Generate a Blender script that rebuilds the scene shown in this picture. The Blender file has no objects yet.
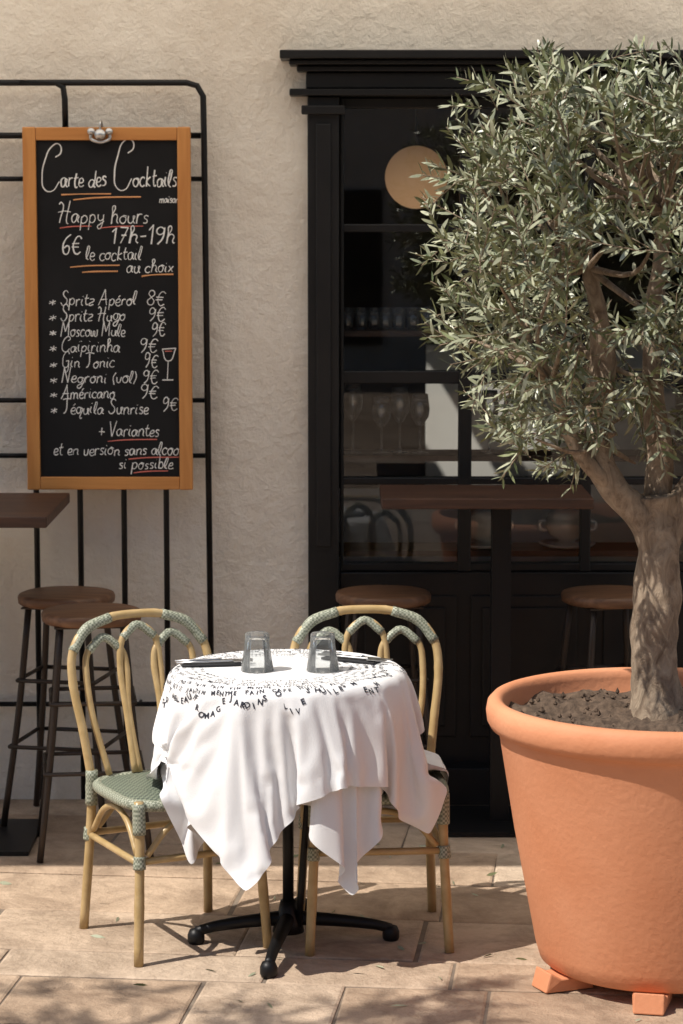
import bpy, math, random
import numpy as np
from mathutils import Vector, Matrix, noise
random.seed(7); rng=np.random.default_rng(7)
sc=bpy.context.scene
col=sc.collection
PI=math.pi
# ------------------------------------------------------------------ helpers
def new_mat(name,color=(.5,.5,.5),rough=.6,metal=0,var=None,vscale=8,bump=0,bscale=40,spec=.5,detail=6):
    m=bpy.data.materials.new(name); m.use_nodes=True
    nt=m.node_tree; b=nt.nodes['Principled BSDF']
    b.inputs['Base Color'].default_value=(*color,1); b.inputs['Roughness'].default_value=rough
    b.inputs['Metallic'].default_value=metal
    b.inputs['Specular IOR Level'].default_value=spec
    tc=nt.nodes.new('ShaderNodeTexCoord')
    if var:
        n=nt.nodes.new('ShaderNodeTexNoise'); n.inputs['Scale'].default_value=vscale; n.inputs['Detail'].default_value=detail
        nt.links.new(tc.outputs['Object'],n.inputs['Vector'])
        r=nt.nodes.new('ShaderNodeValToRGB')
        r.color_ramp.elements[0].position=.3; r.color_ramp.elements[1].position=.7
        r.color_ramp.elements[0].color=(*color,1); r.color_ramp.elements[1].color=(*var,1)
        nt.links.new(n.outputs['Fac'],r.inputs['Fac']); nt.links.new(r.outputs['Color'],b.inputs['Base Color'])
    if bump:
        n=nt.nodes.new('ShaderNodeTexNoise'); n.inputs['Scale'].default_value=bscale; n.inputs['Detail'].default_value=8
        nt.links.new(tc.outputs['Object'],n.inputs['Vector'])
        bp=nt.nodes.new('ShaderNodeBump'); bp.inputs['Strength'].default_value=1; bp.inputs['Distance'].default_value=bump
        nt.links.new(n.outputs['Fac'],bp.inputs['Height']); nt.links.new(bp.outputs['Normal'],b.inputs['Normal'])
    return m
class MB:
    def __init__(s): s.v=[]; s.f=[]; s.m=[]; s.sm=[]
    def add(s,vs,fs,mi=0,smooth=True):
        o=len(s.v); s.v+= [tuple(v) for v in vs]
        for f in fs: s.f.append(tuple(i+o for i in f)); s.m.append(mi); s.sm.append(smooth)
    def box(s,x0,x1,y0,y1,z0,z1,mi=0,M=None):
        vs=[Vector((x,y,z)) for z in(z0,z1) for y in(y0,y1) for x in(x0,x1)]
        if M: vs=[M@v for v in vs]
        s.add(vs,[(0,2,3,1),(4,5,7,6),(0,1,5,4),(2,6,7,3),(0,4,6,2),(1,3,7,5)],mi,False)
    def lathe(s,prof,n=48,c=(0,0,0),mi=0,mod=None,closed=False):
        vs=[];fs=[]
        for r,z in prof:
            for i in range(n):
                a=2*PI*i/n; rr=r*(1+(mod(a,z) if mod else 0))
                vs.append((c[0]+rr*math.cos(a),c[1]+rr*math.sin(a),c[2]+z))
        for j in range(len(prof)-1):
            for i in range(n):
                k=(i+1)%n; fs.append((j*n+i,j*n+k,(j+1)*n+k,(j+1)*n+i))
        s.add(vs,fs,mi)
    def tube(s,pts,r,n=10,mi=0,sub=6,rf=None,smooth=True,cap=True):
        P=[Vector(p) for p in pts]
        if sub>1 and len(P)>2:
            Q=[]
            E=[P[0]*2-P[1]]+P+[P[-1]*2-P[-2]]
            for i in range(1,len(E)-2):
                a,b,c,d=E[i-1],E[i],E[i+1],E[i+2]
                for k in range(sub):
                    t=k/sub
                    Q.append(.5*((2*b)+(c-a)*t+(2*a-5*b+4*c-d)*t*t+(3*b-a-3*c+d)*t*t*t))
            Q.append(P[-1]); P=Q
        elif len(P)==2 and sub>1:
            P=[P[0].lerp(P[1],i/sub) for i in range(sub+1)]
        L=[0]
        for i in range(1,len(P)): L.append(L[-1]+(P[i]-P[i-1]).length)
        T=(P[1]-P[0]).normalized(); up=Vector((0,0,1)) if abs(T.z)<.9 else Vector((1,0,0))
        N=T.cross(up).normalized(); vs=[];fs=[]
        for i,p in enumerate(P):
            t=(P[min(i+1,len(P)-1)]-P[max(i-1,0)])
            t=t.normalized() if t.length>1e-9 else T
            N=(N-t*N.dot(t)).normalized(); B=t.cross(N)
            rr=r(L[i]/max(L[-1],1e-9)) if callable(r) else r
            if rf: rr*=rf(L[i])
            for k in range(n):
                a=2*PI*k/n; vs.append(p+(N*math.cos(a)+B*math.sin(a))*rr)
        for i in range(len(P)-1):
            for k in range(n):
                q=(k+1)%n; fs.append((i*n+k,i*n+q,(i+1)*n+q,(i+1)*n+k))
        if cap:
            fs.append(tuple(reversed(range(n)))); fs.append(tuple((len(P)-1)*n+k for k in range(n)))
        s.add(vs,fs,mi,smooth)
    def obj(s,name,mats,parent=None,loc=(0,0,0),rotz=0,bevel=0):
        me=bpy.data.meshes.new(name); me.from_pydata(s.v,[],s.f)
        for m in (mats if isinstance(mats,list) else [mats]): me.materials.append(m)
        me.polygons.foreach_set('material_index',s.m); me.polygons.foreach_set('use_smooth',s.sm)
        me.update()
        o=bpy.data.objects.new(name,me); col.objects.link(o); o.location=loc; o.rotation_euler=(0,0,rotz)
        if parent: o.parent=parent
        if bevel:
            b=o.modifiers.new('bev','BEVEL'); b.width=bevel; b.segments=2; b.limit_method='ANGLE'
        return o
def empty(name,loc=(0,0,0),rotz=0,parent=None):
    e=bpy.data.objects.new(name,None); col.objects.link(e); e.location=loc; e.rotation_euler=(0,0,rotz); e.empty_display_size=.1
    if parent: e.parent=parent
    return e
# ------------------------------------------------------------------ materials
black_paint=new_mat('black_paint',(.005,.005,.006),.42,var=(.010,.0095,.010),vscale=6,bump=.0006,bscale=60,spec=.35)
black_metal=new_mat('black_metal',(.008,.008,.009),.45,metal=.3,bump=.0004,bscale=120,spec=.4)
brown_metal=new_mat('brown_metal',(.045,.032,.024),.45,metal=.4,bump=.0004,bscale=120)
def wood(name,c1,c2,axis=0,rough=.5):
    m=new_mat(name,c1,rough); nt=m.node_tree; b=nt.nodes['Principled BSDF']
    tc=[n for n in nt.nodes if n.type=='TEX_COORD'][0]
    mp=nt.nodes.new('ShaderNodeMapping'); sc_=[18,18,18]; sc_[axis]=1.5; mp.inputs['Scale'].default_value=sc_
    n=nt.nodes.new('ShaderNodeTexNoise'); n.inputs['Scale'].default_value=2.5; n.inputs['Detail'].default_value=8; n.inputs['Distortion'].default_value=.6
    r=nt.nodes.new('ShaderNodeValToRGB'); r.color_ramp.elements[0].position=.3; r.color_ramp.elements[1].position=.7
    r.color_ramp.elements[0].color=(*c1,1); r.color_ramp.elements[1].color=(*c2,1)
    bp=nt.nodes.new('ShaderNodeBump'); bp.inputs['Distance'].default_value=.001
    l=nt.links; l.new(tc.outputs['Object'],mp.inputs['Vector']); l.new(mp.outputs['Vector'],n.inputs['Vector']); l.new(n.outputs['Fac'],r.inputs['Fac'])
    l.new(r.outputs['Color'],b.inputs['Base Color']); l.new(n.outputs['Fac'],bp.inputs['Height']); l.new(bp.outputs['Normal'],b.inputs['Normal'])
    return m
wood_dark=wood('dark_wood',(.035,.016,.010),(.09,.04,.022))
wood_seat=wood('stool_wood',(.10,.045,.022),(.22,.11,.055))
wood_frame=wood('frame_wood',(.50,.20,.05),(.62,.28,.08),axis=2,rough=.45)
def plaster():
    m=new_mat('cream_plaster',(.58,.52,.45),.85); nt=m.node_tree; b=nt.nodes['Principled BSDF']; l=nt.links
    tc=[n for n in nt.nodes if n.type=='TEX_COORD'][0]
    n1=nt.nodes.new('ShaderNodeTexNoise'); n1.inputs['Scale'].default_value=2.2; n1.inputs['Detail'].default_value=10; n1.inputs['Roughness'].default_value=.68; n1.inputs['Distortion'].default_value=.4
    r=nt.nodes.new('ShaderNodeValToRGB'); r.color_ramp.elements[0].position=.28; r.color_ramp.elements[1].position=.60
    r.color_ramp.elements[0].color=(.76,.68,.58,1); r.color_ramp.elements[1].color=(.90,.84,.745,1)
    l.new(tc.outputs['Object'],n1.inputs['Vector']); l.new(n1.outputs['Fac'],r.inputs['Fac']); l.new(r.outputs['Color'],b.inputs['Base Color'])
    n2=nt.nodes.new('ShaderNodeTexNoise'); n2.inputs['Scale'].default_value=22; n2.inputs['Detail'].default_value=10; n2.inputs['Roughness'].default_value=.66; n2.inputs['Distortion'].default_value=.2
    v=nt.nodes.new('ShaderNodeTexNoise'); v.inputs['Scale'].default_value=6; v.inputs['Detail'].default_value=4
    l.new(tc.outputs['Object'],n2.inputs['Vector']); l.new(tc.outputs['Object'],v.inputs['Vector'])
    a=nt.nodes.new('ShaderNodeMath'); a.operation='MULTIPLY_ADD'; a.inputs[1].default_value=.9
    l.new(v.outputs['Fac'],a.inputs[0]); l.new(n2.outputs['Fac'],a.inputs[2])
    bp=nt.nodes.new('ShaderNodeBump'); bp.inputs['Distance'].default_value=.022; bp.inputs['Strength'].default_value=.8
    l.new(a.outputs[0],bp.inputs['Height']); l.new(bp.outputs['Normal'],b.inputs['Normal'])
    return m
plaster_m=plaster()
def stone():
    m=new_mat('stone_paving',(.4,.35,.3),.78); nt=m.node_tree; b=nt.nodes['Principled BSDF']; l=nt.links
    tc=[n for n in nt.nodes if n.type=='TEX_COORD'][0]
    at=nt.nodes.new('ShaderNodeAttribute'); at.attribute_name='tint'
    r0=nt.nodes.new('ShaderNodeValToRGB'); r0.color_ramp.elements[0].color=(.41,.295,.205,1); r0.color_ramp.elements[1].color=(.56,.45,.345,1)
    e=r0.color_ramp.elements.new(.5); e.color=(.50,.375,.27,1)
    l.new(at.outputs['Fac'],r0.inputs['Fac'])
    n=nt.nodes.new('ShaderNodeTexNoise'); n.inputs['Scale'].default_value=4; n.inputs['Detail'].default_value=12; n.inputs['Roughness'].default_value=.75; n.inputs['Distortion'].default_value=.5
    l.new(tc.outputs['Object'],n.inputs['Vector'])
    r=nt.nodes.new('ShaderNodeValToRGB'); r.color_ramp.elements[0].position=.32; r.color_ramp.elements[1].position=.60
    r.color_ramp.elements[0].color=(.52,.48,.45,1); r.color_ramp.elements[1].color=(1.12,1.11,1.1,1)
    l.new(n.outputs['Fac'],r.inputs['Fac'])
    mx=nt.nodes.new('ShaderNodeMixRGB'); mx.blend_type='MULTIPLY'; mx.inputs['Fac'].default_value=1
    l.new(r0.outputs['Color'],mx.inputs['Color1']); l.new(r.outputs['Color'],mx.inputs['Color2']); l.new(mx.outputs['Color'],b.inputs['Base Color'])
    n3=nt.nodes.new('ShaderNodeTexNoise'); n3.inputs['Scale'].default_value=22; n3.inputs['Detail'].default_value=10; n3.inputs['Roughness'].default_value=.65
    l.new(tc.outputs['Object'],n3.inputs['Vector'])
    bp=nt.nodes.new('ShaderNodeBump'); bp.inputs['Distance'].default_value=.014
    l.new(n3.outputs['Fac'],bp.inputs['Height']); l.new(bp.outputs['Normal'],b.inputs['Normal'])
    return m
stone_m=stone()
mortar_m=new_mat('mortar_ground',(.15,.115,.09),.95,var=(.25,.20,.15),vscale=9,bump=.004,bscale=60)
slate=new_mat('chalkboard_slate',(.005,.005,.006),.75,var=(.011,.011,.012),vscale=5,spec=.3)
chalk_w=new_mat('chalk_white',(.85,.85,.83),.9)
chalk_o=new_mat('chalk_orange',(.75,.36,.16),.9)
chalk_r=new_mat('chalk_red',(.72,.2,.16),.9)
silver=new_mat('silver_metal',(.6,.6,.6),.3,metal=1)
white_cer=new_mat('white_ceramic',(.85,.84,.81),.25)
terracotta=new_mat('terracotta',(.60,.235,.11),.72,var=(.70,.31,.165),vscale=3.5,bump=.0015,bscale=60,detail=10)
soil_m=new_mat('soil',(.045,.028,.018),.95,var=(.14,.095,.065),vscale=45,bump=.01,bscale=50)
bamboo=new_mat('bamboo_tube',(.38,.26,.11),.36,var=(.50,.36,.18),vscale=22,bump=.0006,bscale=80)
def striped(name,c1,c2,scale,rough=.5):
    m=new_mat(name,c1,rough); nt=m.node_tree; b=nt.nodes['Principled BSDF']; l=nt.links
    tc=[n for n in nt.nodes if n.type=='TEX_COORD'][0]
    ch=nt.nodes.new('ShaderNodeTexChecker'); ch.inputs['Scale'].default_value=scale
    ch.inputs['Color1'].default_value=(*c1,1); ch.inputs['Color2'].default_value=(*c2,1)
    l.new(tc.outputs['Object'],ch.inputs['Vector']); l.new(ch.outputs['Color'],b.inputs['Base Color'])
    bp=nt.nodes.new('ShaderNodeBump'); bp.inputs['Distance'].default_value=.002
    l.new(ch.outputs['Fac'],bp.inputs['Height']); l.new(bp.outputs['Normal'],b.inputs['Normal'])
    return m
wrap_m=striped('green_wrap',(.17,.19,.14),(.40,.42,.33),160)
weave_m=striped('green_weave',(.07,.09,.07),(.21,.24,.18),110)
cloth_m=new_mat('white_linen',(.80,.80,.81),.9,bump=.0006,bscale=260)
print_m=new_mat('dark_print',(.02,.022,.035),.9)
napkin_m=new_mat('charcoal_napkin',(.02,.02,.022),.9)
def bark_mat():
    m=new_mat('olive_bark',(.2,.16,.12),.9); nt=m.node_tree; b=nt.nodes['Principled BSDF']; l=nt.links
    tc=[n for n in nt.nodes if n.type=='TEX_COORD'][0]
    mp=nt.nodes.new('ShaderNodeMapping'); mp.inputs['Scale'].default_value=(1,1,.45)
    n=nt.nodes.new('ShaderNodeTexNoise'); n.inputs['Scale'].default_value=30; n.inputs['Detail'].default_value=12; n.inputs['Roughness'].default_value=.7; n.inputs['Distortion'].default_value=.8
    l.new(tc.outputs['Object'],mp.inputs['Vector']); l.new(mp.outputs['Vector'],n.inputs['Vector'])
    r=nt.nodes.new('ShaderNodeValToRGB'); r.color_ramp.elements[0].position=.33; r.color_ramp.elements[1].position=.66
    r.color_ramp.elements[0].color=(.15,.10,.065,1); r.color_ramp.elements[1].color=(.46,.36,.26,1)
    l.new(n.outputs['Fac'],r.inputs['Fac']); l.new(r.outputs['Color'],b.inputs['Base Color'])
    bp=nt.nodes.new('ShaderNodeBump'); bp.inputs['Distance'].default_value=.014
    l.new(n.outputs['Fac'],bp.inputs['Height']); l.new(bp.outputs['Normal'],b.inputs['Normal'])
    return m
bark=bark_mat()
def thin_glass(name,ior,edge,rough,centre=(.97,.98,.98),light_haze=0):
    m=bpy.data.materials.new(name); m.use_nodes=True; nt=m.node_tree; nt.nodes.clear(); l=nt.links
    o=nt.nodes.new('ShaderNodeOutputMaterial'); t=nt.nodes.new('ShaderNodeBsdfTransparent')
    lw=nt.nodes.new('ShaderNodeLayerWeight'); lw.inputs['Blend'].default_value=.3
    cr_=nt.nodes.new('ShaderNodeValToRGB'); cr_.color_ramp.elements[0].color=(*centre,1); cr_.color_ramp.elements[1].color=(*edge,1); cr_.color_ramp.elements[0].position=.35
    l.new(lw.outputs['Facing'],cr_.inputs[0]); l.new(cr_.outputs[0],t.inputs[0])
    g=nt.nodes.new('ShaderNodeBsdfGlossy'); g.inputs['Roughness'].default_value=rough; mx=nt.nodes.new('ShaderNodeMixShader')
    f=nt.nodes.new('ShaderNodeFresnel'); f.inputs['IOR'].default_value=ior
    l.new(f.outputs[0],mx.inputs[0]); l.new(t.outputs[0],mx.inputs[1]); l.new(g.outputs[0],mx.inputs[2])
    last=mx.outputs[0]
    if light_haze:  # white haze mixed in, strongest at edges, imitates light caught in thick glass
        d=nt.nodes.new('ShaderNodeBsdfTranslucent'); d.inputs['Color'].default_value=(.9,.93,.93,1); d2=nt.nodes.new('ShaderNodeBsdfDiffuse'); d2.inputs['Color'].default_value=(.9,.93,.93,1)
        m0=nt.nodes.new('ShaderNodeMixShader'); l.new(d.outputs[0],m0.inputs[1]); l.new(d2.outputs[0],m0.inputs[2])
        m1=nt.nodes.new('ShaderNodeMixShader'); m1.inputs[0].default_value=light_haze
        rr=nt.nodes.new('ShaderNodeMath'); rr.operation='MULTIPLY_ADD'; rr.inputs[1].default_value=light_haze*1.8; rr.inputs[2].default_value=light_haze*.25
        l.new(lw.outputs['Facing'],rr.inputs[0]); l.new(rr.outputs[0],m1.inputs[0]); l.new(last,m1.inputs[1]); l.new(m0.outputs[0],m1.inputs[2]); last=m1.outputs[0]
    l.new(last,o.inputs[0])
    return m
clear_glass=thin_glass('clear_glass',1.5,(.80,.83,.83),.06,light_haze=.10)
pane_m=thin_glass('window_glass',1.62,(.9,.92,.92),0,(.94,.96,.95))
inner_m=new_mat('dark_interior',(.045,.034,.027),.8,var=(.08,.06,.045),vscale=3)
inner_l=new_mat('beam_panel_white',(.76,.73,.68),.8,var=(.84,.82,.77),vscale=4)
awn_m=bpy.data.materials.new('added_awning_canvas'); awn_m.use_nodes=True; nt=awn_m.node_tree; b=nt.nodes['Principled BSDF']; b.inputs['Base Color'].default_value=(.82,.78,.7,1); b.inputs['Roughness'].default_value=.9
tr=nt.nodes.new('ShaderNodeBsdfTranslucent'); tr.inputs['Color'].default_value=(.97,.91,.81,1); ms=nt.nodes.new('ShaderNodeMixShader'); ms.inputs[0].default_value=.8  # lets sun through the added canvas to brighten the wall below
nt.links.new(b.outputs[0],ms.inputs[1]); nt.links.new(tr.outputs[0],ms.inputs[2]); nt.links.new(ms.outputs[0],nt.nodes['Material Output'].inputs[0])
# ------------------------------------------------------------------ ground
g=MB(); g.add([(-60,-60,-.005),(60,-60,-.005),(60,60,-.005),(-60,60,-.005)],[(0,1,2,3)],0,False); g.obj('ground',mortar_m)
pv=MB(); tints=[]; ra=math.radians(-6); rr_=random.Random(23)
y=-14.0
while y<11.5:
    h=rr_.choice([.24,.30,.36,.40,.46]); x=-11+rr_.uniform(0,.8)
    while x<11:
        wd=rr_.choice([.38,.5,.62,.75,.95]); gp=.0045
        q=[(x+gp,y+gp),(x+wd-gp,y+gp),(x+wd-gp,y+h-gp),(x+gp,y+h-gp)]
        q=[(a+rr_.uniform(-.005,.005),b_+rr_.uniform(-.005,.005)) for a,b_ in q]
        cxm=sum(a for a,_ in q)/4; cym=sum(b_ for _,b_ in q)/4; tz=rr_.uniform(-.0015,.0015)
        def R_(a,b_,z): return (a*math.cos(ra)-b_*math.sin(ra),a*math.sin(ra)+b_*math.cos(ra),z)
        ctr=R_(cxm,cym,0)
        if ctr[1]<8.95 and ctr[1]>-13 and abs(ctr[0])<9:
            lo=[R_(a,b_,-.012) for a,b_ in q]; mid=[R_(a,b_,-.003+tz) for a,b_ in q]
            top=[R_(a+(.007 if a<cxm else -.007),b_+(.007 if b_<cym else -.007),tz) for a,b_ in q]
            pv.add(lo+mid+top,[(8,9,10,11)]+[(i,(i+1)%4,4+(i+1)%4,4+i) for i in range(4)]+[(4+i,4+(i+1)%4,8+(i+1)%4,8+i) for i in range(4)],0,False)
            tints+= [rr_.random()]*12
        x+=wd
    y+=h
pvo=pv.obj('stone_pavement',stone_m); at=pvo.data.attributes.new('tint','FLOAT','POINT'); at.data.foreach_set('value',tints)
# ------------------------------------------------------------------ building
WY=8.65
bld=empty('cafe_building')
w=MB()
w.box(-7,-.115,WY,WY+.3,0,5.0); w.box(1.38,7,WY,WY+.3,0,5.0); w.box(-.115,1.38,WY,WY+.3,2.50,5.0)
w.obj('wall',plaster_m,bld)
e=MB(); e.box(-7.2,7.2,8.35,9.0,5.0,5.16); e.obj('roof_eave',plaster_m,bld)
SUN=Vector((-.62,-.32,1)); kx,ky=-SUN.x,-SUN.y   # light travels (+kx,+ky) per metre of drop
r=MB(); r.box(-1.6,-1.5,8.96,12,0,3.2); r.box(3.5,3.6,8.96,12,0,3.2); r.box(-1.5,3.5,8.96,12,.002,.01)
def slab_with_holes(holes,x0,x1,y0,y1,z0,z1):
    xs=sorted({x0,x1,*[h[0] for h in holes],*[h[1] for h in holes]}); ys=sorted({y0,y1,*[h[2] for h in holes],*[h[3] for h in holes]})
    for a,b_ in zip(xs,xs[1:]):
        for c,d in zip(ys,ys[1:]):
            mx_,my_=(a+b_)/2,(c+d)/2
            if any(h[0]<mx_<h[1] and h[2]<my_<h[3] for h in holes): continue
            r.box(a,b_,c,d,z0,z1)
PYW=11.3
def hole_for(xa,xb,za,zb): # opening added in the unseen ceiling so a sunbeam lights the partition
    drop=3.2-(za+zb)/2; return (xa-kx*drop,xb-kx*drop,PYW-ky*(3.2-za),PYW-ky*(3.2-zb))
H1=hole_for(.30,.60,.70,1.36); H2=hole_for(.68,.92,.80,1.28)
H3=(-.9,.1,9.75,10.05)  # another added opening, for bounce light around the glassware
slab_with_holes([H1,H2,H3],-1.5,3.5,8.96,12.1,3.2,3.3)
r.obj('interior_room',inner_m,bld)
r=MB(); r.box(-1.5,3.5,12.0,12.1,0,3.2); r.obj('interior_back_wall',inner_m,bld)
r=MB(); r.box(.38,1.5,PYW,PYW+.06,.012,1.45); r.box(-.6,1.0,10.4,10.8,.012,.86); r.obj('added_beam_panel',inner_l,bld)  # white panel and counter added to catch the sunbeams as bright patches
f=MB()
for xa,xb in((-.115,-.008),(1.273,1.38)):
    f.box(xa,xb,WY-.05,WY+.12,.0,2.43)
    f.box(xa+.028,xb-.028,WY-.062,WY-.0505,.9,2.34)
    f.box(xa-.01,xb+.01,WY-.075,WY-.0515,.0,.16)
    f.box(xa-.02,xb+.02,WY-.085,WY-.0515,2.37,2.40)
f.box(-.175,1.44,WY-.09,WY+.1,2.432,2.455)
f.box(-.12,1.385,WY-.06,WY+.1,2.457,2.51)
f.box(-.15,1.415,WY-.10,WY-.002,2.512,2.53)
f.box(-.175,1.44,WY-.14,WY-.002,2.532,2.548)
f.box(-.205,1.47,WY-.18,WY-.002,2.55,2.578)
SY=WY+.03
for xa,xb in((-.006,.008),(.405,.45),(.83,.865),(1.235,1.271)):
    f.box(xa,xb,SY,SY+.06,.80,2.43)
for za,zb in((.802,.83),(1.105,1.130),(1.455,1.50),(1.975,2.003),(2.395,2.43)):
    f.box(.0,1.27,SY+.005,SY+.055,za,zb)
f.box(-.006,1.271,SY-.01,SY+.09,.0,.80)
for xa,xb in((.04,.40),(.45,.82),(.87,1.23)):
    f.box(xa,xb,SY-.022,SY-.0105,.22,.72)
    f.box(xa+.04,xb-.04,SY-.034,SY-.0225,.26,.68)
f.box(-.006,1.271,WY-.09,SY-.011,.0,.13)
f.obj('window_frame',black_paint,bld,bevel=.004)
p=MB(); p.add([(0,SY+.03,.8),(1.27,SY+.03,.8),(1.27,SY+.03,2.42),(0,SY+.03,2.42)],[(0,1,2,3)],0,False); p.obj('window_glass',pane_m,bld)
s=MB()
for z in (.865,1.20,1.635): s.box(-.05,1.32,WY+.10,WY+.33,z-.02,z)
s.box(-.1,-.05,WY+.10,WY+.4,0,2.6); s.box(1.32,1.36,WY+.10,WY+.4,0,2.6)
s.obj('shelves',wood_dark,bld)
# awning (unseen above the view, added to shade and softly light the wall)
aw=empty('added_awning')
m=MB(); AY=6.74
m.add([(-4.6,AY,3.22),(4.6,AY,3.22),(4.6,8.64,3.75),(-4.6,8.64,3.75)],[(0,1,2,3)],0,False)
m.obj('canvas',awn_m,aw)
m=MB(); m.tube([(-4.62,AY,3.2),(4.62,AY,3.2)],.025,10,sub=1); 
for x in(-4.5,0,4.5): m.tube([(x,AY+.03,3.19),(x,7.7,3.3),(x,8.64,3.6)],.016,8,sub=3)
m.obj('frame',black_metal,aw)
# glassware and crockery
wine_m=thin_glass('stemware_glass',1.9,(.55,.57,.57),.05,light_haze=.14)
def wineglass(x,y,z,h=.22,rb=.034):
    m=MB(); m.lathe([(.0005,.0),(.030,.0),(.030,.003),(.006,.008),(.004,.02),(.004,h*.45),(.012,h*.48),(rb*.9,h*.62),(rb,h*.75),(rb*.8,h),(rb*.78,h),(rb*.97,h*.75),(rb*.86,h*.63),(.0005,h*.5)],20)
    m.obj('wine_glass',wine_m,loc=(x,y,z))
for x,h in((.04,.25),(.14,.2),(.205,.23),(.275,.21),(.52,.22),(.6,.2)): wineglass(x,WY+.18+random.uniform(-.03,.03),1.202,h)
def tumbler(x,y,z,h=.1,name='drinking_glass',flip=False,r0=.034,r1=.044):
    m=MB(); mod=lambda a,zz:.022*math.cos(12*a)
    prof=[(.0005,0),(r0*.92,0),(r0,.004),(r0*1.03,h*.3),(r1,h),(r1-.003,h),(r0*.95,h*.3),(r0*.85,.014),(.0005,.012)]
    if flip: prof=[(q,h-zz) for q,zz in reversed(prof)]
    m.lathe(prof,60,mod=mod); return m.obj(name,clear_glass if flip else wine_m,loc=(x,y,z))
for x in (.02,.07,.115,.155,.2,.25,.3,.5,.56): tumbler(x,WY+.17,1.637,.075,r0=.02,r1=.026)
for x in(.505,.80):
    m=MB(); m.lathe([(.0005,0),(.045,0),(.047,.008),(.03,.014),(.03,.02),(.065,.04),(.078,.07),(.076,.095),(.07,.105),(.073,.11),(.055,.128),(.02,.14),(.01,.145),(.016,.155),(.012,.165),(.0005,.168)],40,mod=lambda a,z:.018*math.cos(16*a) if .03<z<.1 else 0)
    m.tube([(-.07,0,.09),(-.098,0,.085),(-.095,0,.06),(-.07,0,.055)],.006); m.tube([(.07,0,.09),(.098,0,.085),(.095,0,.06),(.07,0,.055)],.006)
    m.lathe([(.0005,-.004),(.09,0.0),(.1,.008),(.1,.012),(.08,.005),(.0005,.003)],40)
    m.obj('soup_tureen',white_cer,loc=(x,WY+.205,.87))
lm=empty('pendant_lamp',(.275,9.35,0))
m=MB(); m.lathe([(.0005,-.115)]+[(.115*math.cos(a),.115*math.sin(a)) for a in np.linspace(-1.45,1.45,24)]+[(.0005,.115)],40,c=(0,0,2.17))
lamp_m=new_mat('paper_globe',(.6,.42,.27),.6); b=lamp_m.node_tree.nodes['Principled BSDF']; b.inputs['Emission Color'].default_value=(1,.55,.27,1)
# shading painted into the glow: it fades towards the top of the globe
nt=lamp_m.node_tree; tc=[n for n in nt.nodes if n.type=='TEX_COORD'][0]; sx_=nt.nodes.new('ShaderNodeSeparateXYZ'); mr=nt.nodes.new('ShaderNodeMapRange')
mr.inputs['From Min'].default_value=2.06; mr.inputs['From Max'].default_value=2.28; mr.inputs['To Min'].default_value=.30; mr.inputs['To Max'].default_value=.12
nt.links.new(tc.outputs['Object'],sx_.inputs[0]); nt.links.new(sx_.outputs['Z'],mr.inputs['Value']); nt.links.new(mr.outputs[0],b.inputs['Emission Strength'])
m.obj('globe',lamp_m,lm); m=MB(); m.tube([(0,0,2.28),(0,0,3.2)],.004,6); m.obj('cord',black_metal,lm)
# ------------------------------------------------------------------ townhouse across
th=empty('townhouse')
m=MB(); m.box(-14,14,-14.5,-13.8,0,9); m.obj('wall',plaster_m,th)
m=MB()
for i in range(-6,7):
    for z in(.4,3.4,6.2): m.box(i*2.1-.5,i*2.1+.5,-13.798,-13.72,z,z+1.9)
m.obj('windows',black_paint,th)
# ------------------------------------------------------------------ iron rack
rk=MB(); RY=8.575; R=.0085
def bar(pts,r=R,sub=1): rk.tube(pts,r,8,0,sub)
bar([(-2.2,RY,2.475),(-.52,RY,2.475),(-.485,RY,2.465),(-.465,RY,2.43),(-.463,RY,2.3),(-.447,RY,.02)],.0105)
bar([(-2.2,RY+.02,2.30),(-.475,RY+.02,2.30)],.0105); bar([(-1.08,RY,2.475),(-.96,RY,2.475),(-.935,RY,2.46),(-.93,RY,2.42),(-.93,RY+.01,2.3)],.0105)
for z in(2.155,1.405,1.215,.35): bar([(-2.2,RY+.02,z),(-.46,RY+.02,z)])
for x in(-1.95,-1.8,-1.65,-1.5,-1.35,-1.2,-1.045,-.895,-.745,-.6): bar([(x,RY,2.30),(x,RY,.02)],.010)
bar([(-2.2,RY,2.475),(-2.2,RY,.02)])
for x in(-2.0,-.7):
    for z in(2.3,.35): bar([(x,RY+.02,z),(x,WY+.01,z)],.006)
rk.obj('iron_trellis',black_metal)
# ------------------------------------------------------------------ chalkboard
BX0,BX1,BZ0,BZ1,BY=-1.066,-.505,1.107,2.326,8.50
cb=empty('chalkboard_menu')
m=MB(); fw=.044
m.box(BX0,BX0+fw,BY,BY+.035,BZ0,BZ1); m.box(BX1-fw,BX1,BY,BY+.035,BZ0,BZ1)
m.obj('frame_stiles',wood_frame,cb,bevel=.004)
wf2=wood('frame_wood_h',(.50,.20,.05),(.62,.28,.08),axis=0,rough=.45)
m=MB(); m.box(BX0+fw+.0005,BX1-fw-.0005,BY+.001,BY+.034,BZ0+.001,BZ0+fw); m.box(BX0+fw+.0005,BX1-fw-.0005,BY+.001,BY+.034,BZ1-fw,BZ1-.001)
m.obj('frame_rails',wf2,cb,bevel=.003)
m=MB(); m.box(BX0+.03,BX1-.03,BY+.014,BY+.028,BZ0+.03,BZ1-.03); m.obj('slate',slate,cb)
m=MB(); cx=BX0+.078*3.36
m.tube([(cx-.03,BY-.012,2.305),(cx-.03,BY-.012,2.285),(cx-.0,BY-.016,2.275),(cx+.03,BY-.012,2.285),(cx+.03,BY-.012,2.305)],.006)
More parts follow.
